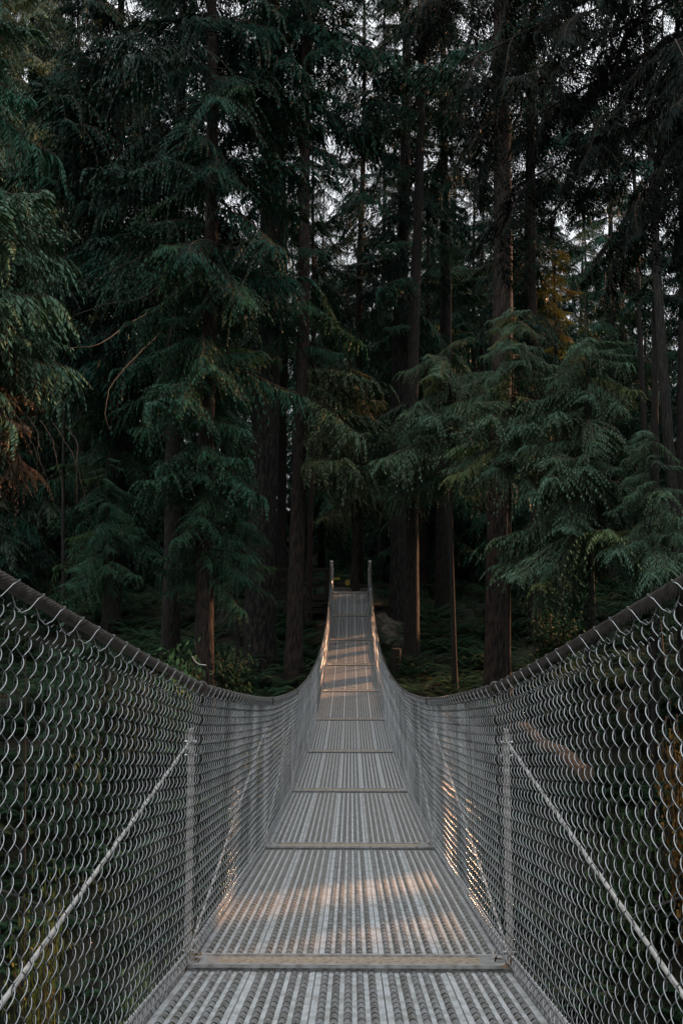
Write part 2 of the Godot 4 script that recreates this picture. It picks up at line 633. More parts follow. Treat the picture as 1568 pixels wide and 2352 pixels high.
	for i in range(-2, 10):
		var a := node(i)
		var ang := atan((node(i + 1).y - node(i - 1).y) / (2 * BAY))
		part("crossbeam", beam, bridge, Transform3D(Basis(Vector3.RIGHT, ang), a))
		for s in [-1.0, 1.0]:
			var top := cable_at(i, s) - a
			var pb := MB.new()
			# angle iron
			pb.bevel_box(Vector3(s * 0.616 - 0.003, -0.10, -0.024), Vector3(s * 0.616 + 0.003, top.y - 0.16, 0.024), 0.001)
			pb.box(Vector3(minf(s * 0.614, s * 0.630), -0.10, 0.0245), Vector3(maxf(s * 0.614, s * 0.630), top.y - 0.16, 0.030))
			var post := part("post", pb.mesh(M.post), bridge, Transform3D(Basis.IDENTITY, a))
			var hb := MB.new()
			var pts := PackedVector3Array([Vector3(s * 0.621, top.y - 0.26, 0), Vector3(top.x + s * 0.019, top.y - 0.06, 0)])
			for q in 9:
				var an := PI * q / 8.0
				pts.append(Vector3(top.x + s * 0.019 * cos(an), top.y + 0.019 * sin(an), 0))
			pts.append(Vector3(top.x - s * 0.017, top.y - 0.035, 0))
			hb.tube(pts, 0.0055, 6)
			part("hanger", hb.mesh(M.cable), post)
			var cb := MB.new()
			for q in [[0.855, 0.016], [0.80, 0.0], [0.02, 0.018], [0.055, -0.012]]:
				part("bolt", stud, post, Transform3D(Basis.from_scale(Vector3.ONE) if s > 0 else Basis(Vector3.UP, PI), Vector3(s * 0.622, q[0], q[1])))
			cb.bevel_box(Vector3(s * 0.632 - 0.012, 0.83, -0.012), Vector3(s * 0.632 + 0.012, 0.885, 0.018), 0.003)
			part("clamp", cb.mesh(M.bolt), post)
			if i == 9:
				var kb := MB.new()
				kb.bevel_box(Vector3(top.x - 0.05, -0.6, -0.05), Vector3(top.x + 0.05, top.y + 0.03, 0.05), 0.01)
				part("end_post", kb.mesh(M.post), bridge, Transform3D(Basis.IDENTITY, a + Vector3(0, 0, -0.12)))
				var cp := MB.new()
				cp.bevel_box(Vector3(top.x - 0.055, top.y + 0.03, -0.06), Vector3(top.x + 0.055, top.y + 0.085, 0.06), 0.02)
				part("cable_clamp", cp.mesh(M.bolt), bridge, Transform3D(Basis.IDENTITY, a + Vector3(0, 0, -0.12)))
	for s in [-1.0, 1.0]:
		var near := PackedVector3Array()
		var far := PackedVector3Array()
		for k in 821:
			near.append(cable_at(-1.2 + k / 820.0 * 2.1999, s))
		for k in 97:
			far.append(cable_at(1.0 + k / 96.0 * 7.9999, s))
		var back := PackedVector3Array()
		for k in 11:
			back.append(cable_at(-2.0 + k / 10.0 * 0.8, s))
		var cab := part("main_cable", twisted(near, 0.0148, 14, 3, 24.0, M.cable), bridge)
		var fb := MB.new()
		fb.tube(far, 0.0146, 10)
		fb.tube(back, 0.0146, 10)
		part("cable_run", fb.mesh(M.cable), cab)
	# short twigs and dry leaves caught where the deck meets the crossbeams
	var lb := MB.new()
	lb.colored = true
	for e in [[0, 1.0, 16], [0, -1.0, 9], [1, -1.0, 4], [1, 1.0, 5]]:
		for k in e[2]:
			var p := node(e[0]) + Vector3(e[1] * rng.randf_range(0.56, 0.62), 0.045, rng.randf_range(-0.04, 0.11))
			var d := Vector3(rng.randfn(), 0.25 * rng.randfn(), rng.randfn()).normalized() * rng.randf_range(0.010, 0.028)
			var w := d.cross(Vector3.UP).normalized() * rng.randf_range(0.003, 0.008)
			var col := Color(0.16, 0.09, 0.04).lerp(Color(0.05, 0.03, 0.02), rng.randf())
			var nn := d.cross(w).normalized()
			nn = nn if nn.y > 0 else -nn
			lb.tri(p - d, p + w + Vector3(0, 0.004, 0), p + d, nn, nn, nn, col)
			lb.tri(p - d, p - w, p + d, nn, nn, nn, col)
	tag(part("leaf_litter", lb.mesh(M.fern), self), "dry brown leaf bits caught at the crossbeam ends", "leaf litter", "", "stuff")


func _line(a: Vector3, b: Vector3, n: int) -> PackedVector3Array:
	var out := PackedVector3Array()
	for k in n + 1:
		out.append(a.lerp(b, k / float(n)))
	return out


# ------------------------------------------------------------------ plants
func bough_mesh(sd: int, L: float, rise: float, droop: float, nsec: int, lsec: float, pairs: int, lt: float, wt: float, hang: float, mat: Material) -> ArrayMesh:
	var r := RandomNumberGenerator.new()
	r.seed = sd
	var wood := MB.new()
	var lf := MB.new()
	lf.colored = true
	var curve := func(t: float) -> Vector3:
		return Vector3(L * t * (1.0 - 0.12 * t), L * (rise * t - droop * t * t + droop * 0.45 * t * t * t * t), L * 0.05 * sin(t * 4.0 + sd))
	var pts := PackedVector3Array()
	var rad := []
	for k in 9:
		pts.append(curve.call(k / 8.0))
		rad.append(0.016 * L / 2.5 * (1.05 - k / 8.0) + 0.002)
	wood.tube(pts, rad, 4, false)
	for i in nsec:
		var t := 0.10 + 0.9 * (i + r.randf_range(-0.3, 0.3)) / nsec
		t = clampf(t, 0.08, 1.0)
		var o: Vector3 = curve.call(t)
		var ax: Vector3 = ((curve.call(minf(t + 0.03, 1.03)) as Vector3) - o).normalized()
		var sgn := 1.0 if i % 2 else -1.0
		var sidev := ax.cross(Vector3.UP).normalized() * sgn
		var d := (ax * r.randf_range(0.35, 0.85) + sidev * r.randf_range(0.6, 1.0) + Vector3.UP * r.randf_range(-0.25, 0.15)).normalized()
		if i > nsec - 4:
			d = (ax + sidev * r.randf_range(-0.5, 0.5)).normalized()
		var ls := lsec * (0.45 + 0.75 * sin(PI * clampf(0.12 + 0.80 * t, 0, 1))) * (r.randf_range(0.35, 1.0) if r.randf() < 0.6 else r.randf_range(0.9, 1.6))
		var tone := r.randf_range(0.72, 1.25)
		var warm := r.randf_range(-0.06, 0.10)
		var base := Color(tone * (1 + warm * 2.0), tone, tone * (1 - warm * 1.5))
		var sp := PackedVector3Array()
		for k in 6:
			var s := k / 5.0
			sp.append(o + d * ls * s * (1 - 0.18 * hang * s) + Vector3.DOWN * ls * hang * s * s * 0.75)
		wood.tube(sp, 0.0035, 3, false)
		for k in pairs * 2 + 1:
			var s := (k + 0.6) / (pairs * 2 + 1.0)
			var fi := s * 5.0
			var q := mini(int(fi), 4)
			var p := sp[q].lerp(sp[q + 1], fi - q)
			var dir := (sp[q + 1] - sp[q]).normalized()
			var sv := dir.cross(Vector3.UP)
			if sv.length() < 0.1:
				sv = sidev
			sv = sv.normalized() * (1.0 if k % 2 else -1.0)
			var ld := (dir * r.randf_range(0.55, 0.95) + sv * r.randf_range(0.5, 0.95) + Vector3.DOWN * hang * r.randf_range(0.1, 0.9)).normalized()
			if k == pairs * 2:
				ld = (dir + Vector3.DOWN * hang * 0.3).normalized()
			var ll := lt * (1.15 - 0.75 * s) * r.randf_range(0.75, 1.3)
			var wv := ld.cross(Vector3(r.randfn() * 0.25, 1, r.randfn() * 0.25)).normalized() * wt * r.randf_range(0.7, 1.2)
			var tip := p + ld * ll + Vector3.DOWN * ll * hang * 0.25
			var mid := p + ld * ll * 0.55
			var nn := wv.cross(ld).normalized()
			nn = nn if nn.y >= 0 else -nn
			var cc := base * r.randf_range(0.8, 1.15) * (0.85 + 0.4 * s)
			cc.a = 1
			lf.tri(p, mid + wv, tip, nn, nn, nn, cc)
			lf.tri(p, mid - wv, tip, nn, nn, nn, cc)
	var m := ArrayMesh.new()
	lf.into(m, mat)
	wood.into(m, M.twig)
	return m


func shrub_mesh(sd: int, stems: int, high: float, leaves: int, ll: float, wl: float) -> ArrayMesh:   # upright stems with broad leaves
	var r := RandomNumberGenerator.new()
	r.seed = sd
	var wood := MB.new()
	var lf := MB.new()
	lf.colored = true
	for i in stems:
		var az := r.randf() * TAU
		var out := Vector3(cos(az), 0, sin(az))
		var h := high * r.randf_range(0.55, 1.05)
		var sp := PackedVector3Array()
		for k in 7:
			var s := k / 6.0
			sp.append(out * h * (0.1 * s + 0.5 * s * s) + Vector3.UP * h * (s - 0.28 * s * s * s))
		wood.tube(sp, 0.008, 3, false)
		var tone := r.randf_range(0.75, 1.2)
		for k in leaves:
			var s := r.randf_range(0.25, 1.0)
			var fi := s * 6.0
			var q := mini(int(fi), 5)
			var p := sp[q].lerp(sp[q + 1], fi - q) + Vector3(r.randfn(), r.randfn() * 0.5, r.randfn()) * 0.13 * high
			var ld := (out * 0.4 + Vector3(r.randfn(), -0.35 + r.randfn() * 0.3, r.randfn())).normalized()
			var wv := ld.cross(Vector3(r.randfn() * 0.3, 1, r.randfn() * 0.3)).normalized() * wl * r.randf_range(0.7, 1.2)
			var l := ll * r.randf_range(0.7, 1.3)
			var nn := wv.cross(ld).normalized()
			nn = nn if nn.y >= 0 else -nn
			var cc := Color(tone, tone, tone) * r.randf_range(0.85, 1.15)
			cc.a = 1
			lf.tri(p, p + ld * l * 0.45 + wv, p + ld * l, nn, nn, nn, cc)
			lf.tri(p, p + ld * l * 0.45 - wv, p + ld * l, nn, nn, nn, cc)
	var m := ArrayMesh.new()
	lf.into(m, M.fern)
	wood.into(m, M.twig)
	return m


func fern_mesh(sd: int) -> ArrayMesh:
	var r := RandomNumberGenerator.new()
	r.seed = sd
	var lf := MB.new()
	lf.colored = true
	for i in 11:
		var az := TAU * i / 11.0 + r.randf_range(-0.25, 0.25)
		var out := Vector3(cos(az), 0, sin(az))
		var side := Vector3(-out.z, 0, out.x)
		var l := r.randf_range(0.55, 0.95)
		var tone := r.randf_range(0.7, 1.25)
		for k in 15:
			var s := 0.15 + 0.85 * k / 15.0
			var p := out * l * s + Vector3.UP * l * (1.5 * s - 1.05 * s * s)
			var wlen := 0.13 * l / 0.7 * (1.05 - s) + 0.02
			for sg in [-1.0, 1.0]:
				var tip: Vector3 = p + side * sg * wlen + out * wlen * 0.25 + Vector3.DOWN * wlen * 0.35
				var bb: Vector3 = out * 0.022
				var nn: Vector3 = Vector3.UP + side * sg * 0.3
				nn = nn.normalized()
				var cc := Color(tone, tone, tone)
				lf.tri(p - bb, p + bb, tip, nn, nn, nn, cc)
	return lf.mesh(M.fern)


func blocked(p: Vector3, reach: float) -> bool:    # true where a bough would close an opening that the sun shines through
	for g in gaps:
		var w: Vector3 = p - g[0]
		var t := w.dot(sun_dir)
		if t > 0.5 and (w - sun_dir * t).length() < g[1] + reach:
			return true
	return false


func trunk_blocks(x: float, z: float) -> bool:
	for g in gaps:
		var flat := Vector2(sun_dir.x, sun_dir.z).normalized()
		var w := Vector2(x - g[0].x, z - g[0].z)
		if w.dot(flat) > 0.5 and absf(w.cross(flat)) < g[1] + 0.35:
			return true
	return false


# A trunk through two points of the photograph at one distance; returns the tree.
func tree(called: String, label: String, d: Dictionary) -> Node3D:
	var z: float = d.z
	var lo: Vector3 = at_pixel(d.lo[0], d.lo[1], z)
	var hi: Vector3 = at_pixel(d.hi[0], d.hi[1], z)
	var slope := Vector2((hi.x - lo.x) / (hi.y - lo.y), d.get("lean", 0.0))
	var g := ground(lo.x, lo.z)
	var bx := lo.x + (g - lo.y) * slope.x
	var base := Vector3(bx, g - 0.15, lo.z)
	var rad: float = d.w / FOCAL * z * 0.5
	var high: float = d.get("high", 34.0)
	var t := thing(called, label, d.get("category", "tree"), base, d.get("group", ""))
	var b := MB.new()
	var sides: int = 18 if z < 30 else 10
	var axis := func(h: float) -> Vector3:
		return Vector3(slope.x * h + 0.05 * sin(h * 0.35 + bx), h, slope.y * h + 0.04 * cos(h * 0.3 + bx))
	var rings := []
	var hs := []
	var h := 0.0
	while h < high:
		hs.append(h)
		h += 0.35 if h < 2.0 else (0.8 if h < 14 else 2.5)
	hs.append(high)
	var sd := rng.randi() % 1000
	for q in hs.size():
		var hh: float = hs[q]
		var rr: float = rad * (1.0 - 0.93 * pow(hh / high, 1.15)) * (1.0 + 0.45 * exp(-hh * 1.6))
		var ring := []
		for k in sides + 1:
			var a := TAU * (k % sides) / sides
			var bump := 1.0 + (0.05 * sin(a * 5.0 + hh * 0.35 + sd) + 0.04 * hill.get_noise_2d(a * 30.0 + sd, hh * 6.0) * 2.0 if z < 40 else 0.0) + 0.10 * exp(-hh * 2.0) * sin(a * 4.0 + sd)
			ring.append((axis.call(hh) as Vector3) + Vector3(cos(a), 0, sin(a)) * rr * bump)
		rings.append(ring)
	for q in hs.size() - 1:
		for k in sides:
			var a0 := TAU * k / sides
			var a1 := TAU * (k + 1) / sides
			var n0 := Vector3(cos(a0), 0.02, sin(a0))
			var n1 := Vector3(cos(a1), 0.02, sin(a1))
			var u0 := float(k) / sides
			var u1 := float(k + 1) / sides
			b.tri(rings[q][k], rings[q][k + 1], rings[q + 1][k], n0, n1, n0, Color.WHITE, Vector2(u0, hs[q]), Vector2(u1, hs[q]), Vector2(u0, hs[q + 1]))
			b.tri(rings[q][k + 1], rings[q + 1][k + 1], rings[q + 1][k], n1, n1, n0, Color.WHITE, Vector2(u1, hs[q]), Vector2(u1, hs[q + 1]), Vector2(u0, hs[q + 1]))
	part("trunk", b.mesh(d.get("bark", M.bark)), t)
	# crowns: [from, to, bough length, how many, tint, kind] with heights measured from the eye
	var all := [[], [], [], []]
	var cols := [[], [], [], []]
	for cr in d.get("crown", []):
		var y0: float = cr[0] - base.y
		var y1: float = cr[1] - base.y
		var many: int = cr[3]
		var tint: Color = cr[4]
		var az0: float = cr[5] if cr.size() > 5 else 0.0
		var arc: float = cr[6] if cr.size() > 6 else TAU
		for k in many:
			var f := (k + rng.randf()) / many
			var hh := lerpf(y0, y1, f)
			if hh > high - 0.3:
				continue
			var az := (az0 + (rng.randf() - 0.5) * arc) if arc < 6.0 else rng.randf() * TAU
			var full: float = cr[2]
			var up := clampf((high - hh) / (high * 0.45), 0.0, 1.0)
			var len := full * rng.randf_range(0.6, 1.15) * (0.25 + 0.75 * up)
			var o: Vector3 = axis.call(hh)
			var dirv := Vector3(cos(az), 0, -sin(az))
			if blocked(base + o + dirv * len * 0.35, len * 0.30) or blocked(base + o + dirv * len * 0.8 - Vector3(0, len * 0.15, 0), len * 0.34) or blocked(base + o + dirv * len - Vector3(0, len * 0.45, 0), len * 0.25):
				continue
			var sc := len / 2.5
			var kind := rng.randi() % boughs.size()
			var bs := Basis(Vector3.UP, az) * Basis(Vector3.RIGHT, rng.randf_range(-0.5, 0.5)) * Basis(Vector3.BACK, rng.randf_range(-0.45, 0.22)) * Basis.from_scale(Vector3(sc, sc * rng.randf_range(0.85, 1.2), sc * rng.randf_range(0.9, 1.25)))
			all[kind].append(Transform3D(bs, o))
			var v := rng.randf_range(0.75, 1.25)
			var warm := rng.randf_range(-0.05, 0.09)
			if rng.randf() < 0.07:
				warm += 0.35
			cols[kind].append(Color(tint.r * v * (1 + warm), tint.g * v, tint.b * v * (1 - warm)))
	for k in boughs.size():
		if all[k].size():
			scatter("crown", boughs[k], all[k], cols[k], t).set_meta("kind", "stuff")
	return t


func bare_branch(t: Node3D, pts: Array, r0: float, mat: Material) -> void:
	var line := Curve3D.new()
	for k in pts.size():
		var p: Vector3 = pts[k] - t.position
		var tan: Vector3 = (pts[mini(k + 1, pts.size() - 1)] - pts[maxi(k - 1, 0)]) / 6.0
		line.add_point(p, -tan, tan)
	var out := PackedVector3Array()
	var rad := []
	for k in 25:
		out.append(line.sample_baked(line.get_baked_length() * k / 24.0, true) + Vector3(rng.randfn(), rng.randfn(), rng.randfn()) * 0.008)
		rad.append(r0 * (1.05 - k / 24.0) + 0.003)
	var b := MB.new()
	b.tube(out, rad, 5, false)
	part("bare_branch", b.mesh(mat), t)


func shrub(called: String, label: String, px: float, py: float, z: float, kind: int, size: float, tint: Color, category := "shrub", group := "") -> void:
	var p := at_pixel(px, py, z)
	var g := ground(p.x, p.z)
	var t := thing(called, label, category, Vector3(p.x, g - 0.05, p.z), group)
	var top := maxf(p.y - g, 0.3) + size * 0.3
	var m: Mesh = leafy[kind]
	var places := []
	var tints := []
	for k in 3:
		var s := size * rng.randf_range(0.8, 1.15)
		places.append(Transform3D(Basis(Vector3.UP, rng.randf() * TAU) * Basis.from_scale(Vector3(s, top * rng.randf_range(0.8, 1.05), s)), Vector3(rng.randfn(), 0, rng.randfn()) * 0.2 * size))
		var v := rng.randf_range(0.8, 1.2)
		tints.append(Color(tint.r * v, tint.g * v, tint.b * v))
	scatter("foliage", m, places, tints, t).set_meta("kind", "stuff")


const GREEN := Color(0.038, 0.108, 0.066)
const SHADED_GREEN := Color(0.015, 0.056, 0.039)  # shade of backlit upper crowns put into the leaf colour
const LIT_GREEN := Color(0.088, 0.158, 0.100)  # brightness of lit sprays put into the leaf colour
const GOLD := Color(0.30, 0.24, 0.03)  # yellow foliage, with backlit sun glow mixed into the colour
const OLIVE := Color(0.085, 0.105, 0.045)
const BROWN := Color(0.15, 0.09, 0.055)


func make_forest() -> void:
	for k in 4:
		boughs.append(bough_mesh(100 + k, 2.5, [0.12, 0.24, 0.02, 0.16][k], [0.50, 0.72, 0.40, 0.80][k], [36, 42, 34, 40][k], [0.70, 0.62, 0.76, 0.66][k], [9, 8, 9, 10][k], [0.17, 0.15, 0.18, 0.14][k], [0.019, 0.017, 0.020, 0.016][k], [1.0, 0.75, 1.2, 0.95][k], M.needle))
	for k in 2:
		leafy.append(shrub_mesh(200 + k, 9, 1.0, 60, [0.075, 0.055][k], [0.024, 0.017][k]))
	for k in 2:
		fern_meshes.append(fern_mesh(300 + k))
	var W := PI                       # azimuths: 0 = right, PI/2 = away, PI = left, -PI/2 = towards the camera
	var C := -PI / 2

	# --- the trunks one can tell apart on the far bank
	var t: Node3D
	tree("cedar_tree", "large drooping cedar close behind the left cable, reddish bark lit on one edge", {"lo": [472, 1500], "hi": [484, 300], "z": 21.0, "w": 44, "bark": M.bark_red, "crown": [[0.6, 3.5, 1.35, 34, GREEN, C, 4.4], [3.0, 9.0, 2.3, 52, GREEN], [8.0, 30.0, 3.0, 130, SHADED_GREEN]]})
	t = tree("cedar_tree", "straight cedar left of the reddish cedar, with bare orange branches arching down", {"lo": [392, 1250], "hi": [408, 450], "z": 25.0, "w": 40, "crown": [[6.0, 11.0, 2.4, 24, GREEN], [10.0, 30.0, 3.0, 110, SHADED_GREEN]]})
	bare_branch(t, [at_pixel(395, 690, 24.5), at_pixel(300, 740, 22.8), at_pixel(220, 790, 21.5), at_pixel(120, 796, 20.5)], 0.035, M.bare)
	bare_branch(t, [at_pixel(372, 760, 24.0), at_pixel(310, 820, 22.5), at_pixel(258, 880, 21.5), at_pixel(240, 950, 21.0), at_pixel(252, 985, 21.0)], 0.030, M.bare)
	bare_branch(t, [at_pixel(410, 870, 24.0), at_pixel(414, 930, 23.0), at_pixel(390, 980, 22.0), at_pixel(365, 1005, 21.5)], 0.018, M.bare)
	bare_branch(t, [at_pixel(400, 620, 24.0), at_pixel(330, 680, 22.0), at_pixel(230, 700, 20.5), at_pixel(120, 745, 19.5)], 0.022, M.twig)
	bare_branch(t, [at_pixel(395, 560, 24.0), at_pixel(300, 600, 22.0), at_pixel(215, 640, 20.5)], 0.02, M.twig)
	bare_branch(t, [at_pixel(400, 640, 24.5), at_pixel(408, 690, 23.5), at_pixel(395, 745, 23.0), at_pixel(385, 800, 23.0)], 0.012, M.bare)
	tree("fir_tree", "thickest furrowed trunk left of the bridge end, bare up to its high crown", {"lo": [602, 1400], "hi": [624, 200], "z": 25.0, "w": 70, "bark": M.bark_grey, "high": 40.0, "crown": [[7.0, 14.0, 2.0, 10, GREEN], [14.5, 36.0, 3.2, 86, SHADED_GREEN]]})
	tree("fir_tree", "slim trunk pressed between the two thick trunks left of the bridge", {"lo": [650, 1300], "hi": [650, 700], "z": 33.0, "w": 24, "bark": M.bark, "crown": [[9.0, 28.0, 2.6, 80, SHADED_GREEN]]})
	tree("fir_tree", "tall straight trunk with brown bark right of the thickest trunk", {"lo": [682, 1300], "hi": [701, 350], "z": 24.0, "w": 38, "bark": M.bark_red, "crown": [[3.8, 6.8, 2.5, 20, Color(0.095, 0.14, 0.075), -0.35, 1.7], [7.0, 12.0, 2.0, 11, GREEN], [12.5, 30.0, 3.0, 72, SHADED_GREEN]]})  # low boughs: warm sunlight painted into their leaf tint
	tree("fir_tree", "thin reddish trunk rising just left of the wooden platform", {"lo": [712, 1350], "hi": [716, 900], "z": 29.0, "w": 15, "bark": M.bark_red, "high": 22.0, "crown": [[8.0, 20.0, 2.0, 50, SHADED_GREEN]]})
	tree("fir_tree", "slender trunk standing behind the far deck end between the cable ends", {"lo": [819, 1200], "hi": [828, 600], "z": 38.0, "w": 24, "bark": M.bark_red, "crown": [[8.0, 30.0, 2.8, 90, SHADED_GREEN]]})
	tree("fir_tree", "broad pale trunk just right of the bridge end, foliage across its middle", {"lo": [914, 1250], "hi": [922, 700], "z": 30.0, "w": 44, "bark": M.bark_grey, "crown": [[9.0, 30.0, 2.8, 90, SHADED_GREEN]]})
	tree("fir_tree", "dark straight trunk beside the path, its base by the stump", {"lo": [942, 1400], "hi": [962, 250], "z": 26.0, "w": 33, "crown": [[3.4, 6.2, 1.9, 20, LIT_GREEN, C, 4.0], [8.0, 14.0, 1.8, 8, GREEN], [15.0, 32.0, 3.0, 72, SHADED_GREEN]]})
	tree("fir_tree", "thin straight trunk standing alone among ferns beyond the path", {"lo": [1018, 1300], "hi": [1019, 300], "z": 32.0, "w": 34, "crown": [[9.0, 16.0, 1.8, 9, SHADED_GREEN], [16.0, 32.0, 2.8, 90, SHADED_GREEN]]})
	tree("fir_tree", "massive dark trunk right of the bridge with a rust brown lit edge", {"lo": [1145, 1400], "hi": [1150, 450], "z": 22.5, "w": 58, "bark": M.bark_red, "high": 40.0, "crown": [[13.5, 36.0, 3.4, 86, SHADED_GREEN]]})
	tree("fir_tree", "leaning trunk near the right edge, tilted outward at the bottom", {"lo": [1540, 1100], "hi": [1482, 150], "z": 18.5, "w": 28, "bark": M.bark_grey, "crown": [[9.5, 26.0, 2.3, 46, SHADED_GREEN]]})
	tree("fir_tree", "thin bent trunk left of the leaning trunk with small dead twigs", {"lo": [1476, 900], "hi": [1443, 300], "z": 24.0, "w": 17, "high": 24.0, "crown": [[10.0, 22.0, 1.6, 26, SHADED_GREEN]]})
	tree("fir_tree", "trunk cut by the right edge of the view", {"lo": [1560, 900], "hi": [1556, 400], "z": 25.0, "w": 20, "crown": [[10.0, 28.0, 2.2, 44, SHADED_GREEN]]})
	tree("fir_tree", "pole thin trunk seen through the gap left of the alone standing trunk", {"lo": [876, 900], "hi": [880, 480], "z": 42.0, "w": 17, "crown": [[12.0, 30.0, 2.6, 70, SHADED_GREEN]]})
	tree("fir_tree", "far grey trunk beneath the golden foliage on the right", {"lo": [1400, 900], "hi": [1396, 500], "z": 44.0, "w": 18, "bark": M.bark_grey, "crown": [[12.0, 30.0, 2.8, 80, SHADED_GREEN]]})
	tree("fir_tree", "faint pale thin trunk in the shade at far left", {"lo": [147, 1100], "hi": [146, 700], "z": 28.0, "w": 10, "bark": M.bark_grey, "high": 18.0, "crown": [[7.0, 16.0, 1.6, 40, SHADED_GREEN]]})
	tree("fir_tree", "dark trunk just right of the faint pale thin trunk", {"lo": [180, 1100], "hi": [180, 700], "z": 36.0, "w": 24, "crown": [[6.0, 30.0, 2.6, 100, SHADED_GREEN]]})
	tree("fir_tree", "shaded brown trunk behind the hanging sprays right of the massive trunk", {"lo": [1226, 1300], "hi": [1224, 900], "z": 28.5, "w": 28, "bark": M.bark_red, "crown": [[8.0, 28.0, 2.6, 80, SHADED_GREEN]]})
	tree("fir_tree", "narrow shaded trunk close right of the massive dark trunk", {"lo": [1214, 1350], "hi": [1212, 1000], "z": 34.0, "w": 20, "crown": [[9.0, 28.0, 2.6, 80, SHADED_GREEN]]})
	tree("fir_tree", "short dark trunk above the right cable where it leaves the view", {"lo": [1496, 1250], "hi": [1500, 1000], "z": 20.0, "w": 22, "high": 20.0, "crown": [[7.0, 18.0, 2.0, 50, SHADED_GREEN]]})

	# --- crowns on the left
	t = tree("cedar_tree", "cedar at the left edge reaching in with leafy and dead brown boughs", {"lo": [-150, 1200], "hi": [-150, 600], "z": 17.5, "w": 46, "bark": M.bark_red, "crown": [[4.9, 9.0, 3.0, 56, LIT_GREEN, -0.4, 2.4], [3.9, 4.8, 2.4, 7, BROWN, -0.3, 1.0], [2.0, 2.9, 1.8, 5, BROWN, -0.3, 0.8], [0.5, 3.8, 2.0, 12, SHADED_GREEN, -0.3, 2.0], [8.0, 26.0, 2.8, 80, GREEN]]})
	for k in 7:
		var a := at_pixel(-30 + k * 30, 930 + k * 8, 16.5)
		bare_branch(t, [a, a + Vector3(0.25, -0.35, 0.1), a + Vector3(0.30 + 0.1 * (k % 3), -0.8, 0.15), a + Vector3(0.55, -1.1 - 0.12 * k, 0.1)], 0.008, M.bark_grey)
	tree("cedar_tree", "dense shaded cedar filling the upper left", {"lo": [262, 1200], "hi": [270, 600], "z": 30.0, "w": 40, "crown": [[2.0, 8.0, 2.6, 60, GREEN], [8.0, 36.0, 4.2, 260, SHADED_GREEN]]})
	tree("cedar_tree", "far back cedar with haze put into its pale foliage, upper left corner", {"lo": [60, 1200], "hi": [66, 600], "z": 46.0, "w": 30, "high": 44.0, "crown": [[4.0, 41.0, 5.0, 330, Color(0.105, 0.165, 0.125)]]})  # distant haze painted as a paler leaf tint
	tree("cedar_tree", "cedar tinted pale with haze at the left edge, half hidden by near boughs", {"lo": [-20, 1200], "hi": [-16, 600], "z": 36.0, "w": 30, "high": 36.0, "crown": [[2.0, 34.0, 4.2, 240, Color(0.10, 0.16, 0.115)]]})  # leaves lightened in place of haze
	tree("young_cedar_tree", "low shaded cedar sapling beneath the arching bare branches", {"lo": [240, 1300], "hi": [244, 1000], "z": 20.0, "w": 10, "high": 8.0, "crown": [[0.4, 4.2, 1.4, 46, GREEN]]})
	tree("young_cedar_tree", "small cedar sapling just above the left cable near the view's edge", {"lo": [60, 1400], "hi": [64, 1200], "z": 15.0, "w": 10, "high": 9.0, "crown": [[-0.4, 1.8, 1.3, 30, SHADED_GREEN]]})
	tree("young_cedar_tree", "leafy young cedar between the reddish cedar and the thickest trunk", {"lo": [548, 1350], "hi": [545, 1100], "z": 22.5, "w": 10, "high": 7.5, "crown": [[0.4, 4.0, 1.1, 36, GREEN]]})

	# --- young trees on the right, their sprays coloured as if lit
	tree("hemlock_tree", "young hemlock before the massive trunk, tiers of bright drooping sprays", {"lo": [1170, 1300], "hi": [1172, 700], "z": 19.8, "w": 14, "high": 11.6, "crown": [[3.0, 8.0, 2.5, 88, LIT_GREEN]]})
	tree("hemlock_tree", "young hemlock with wide bright sprays halfway to the right edge", {"lo": [1345, 1300], "hi": [1340, 900], "z": 18.5, "w": 13, "high": 11.5, "crown": [[0.9, 5.8, 2.4, 78, LIT_GREEN]]})
	tree("hemlock_tree", "young hemlock with shaded sprays at the right above the cable", {"lo": [1490, 1200], "hi": [1490, 900], "z": 17.0, "w": 12, "high": 10.0, "crown": [[0.8, 4.6, 2.0, 58, LIT_GREEN]]})
	tree("hemlock_tree", "slim hemlock left of the dark path trunk, evening sun put into its spray tint", {"lo": [812, 1250], "hi": [806, 900], "z": 33.5, "w": 12, "high": 16.0, "bark": M.bark_red, "crown": [[3.6, 9.6, 1.9, 60, Color(0.095, 0.115, 0.06)]]})  # warm sun painted into the sprays, besides the real beam
	tree("hemlock_tree", "hemlock behind the path with sprays reaching across two trunks", {"lo": [1040, 1300], "hi": [1036, 900], "z": 23.0, "w": 12, "high": 12.0, "crown": [[3.4, 7.0, 2.3, 48, LIT_GREEN]]})
	tree("golden_tree", "young tree with yellow foliage, sun glow put into its colour, between dark trunks", {"lo": [1278, 900], "hi": [1275, 600], "z": 29.0, "w": 12, "high": 15.5, "crown": [[7.2, 12.4, 1.2, 64, GOLD], [5.0, 9.0, 1.4, 22, OLIVE]]})
	tree("golden_tree", "smaller olive yellow tree low beside the golden one", {"lo": [1348, 900], "hi": [1345, 700], "z": 27.0, "w": 10, "high": 12.0, "crown": [[6.6, 9.4, 1.1, 26, Color(0.12, 0.12, 0.04)]]})

	# --- the tree on the near right whose boughs hang into the view
	near_cedar()

	# --- the forest behind
	var spots := []
	var tries := 0
	while spots.size() < 100 and tries < 4000:
		tries += 1
		var z := rng.randf_range(36.0, 84.0)
		var x := rng.randf_range(-0.52, 0.52) * z
		var ok := true
		for s in spots:
			if Vector2(x, z).distance_to(s) < 2.6:
				ok = false
		if absf(x) < 1.0 and z < 40:
			ok = false
		if ok:
			spots.append(Vector2(x, z))
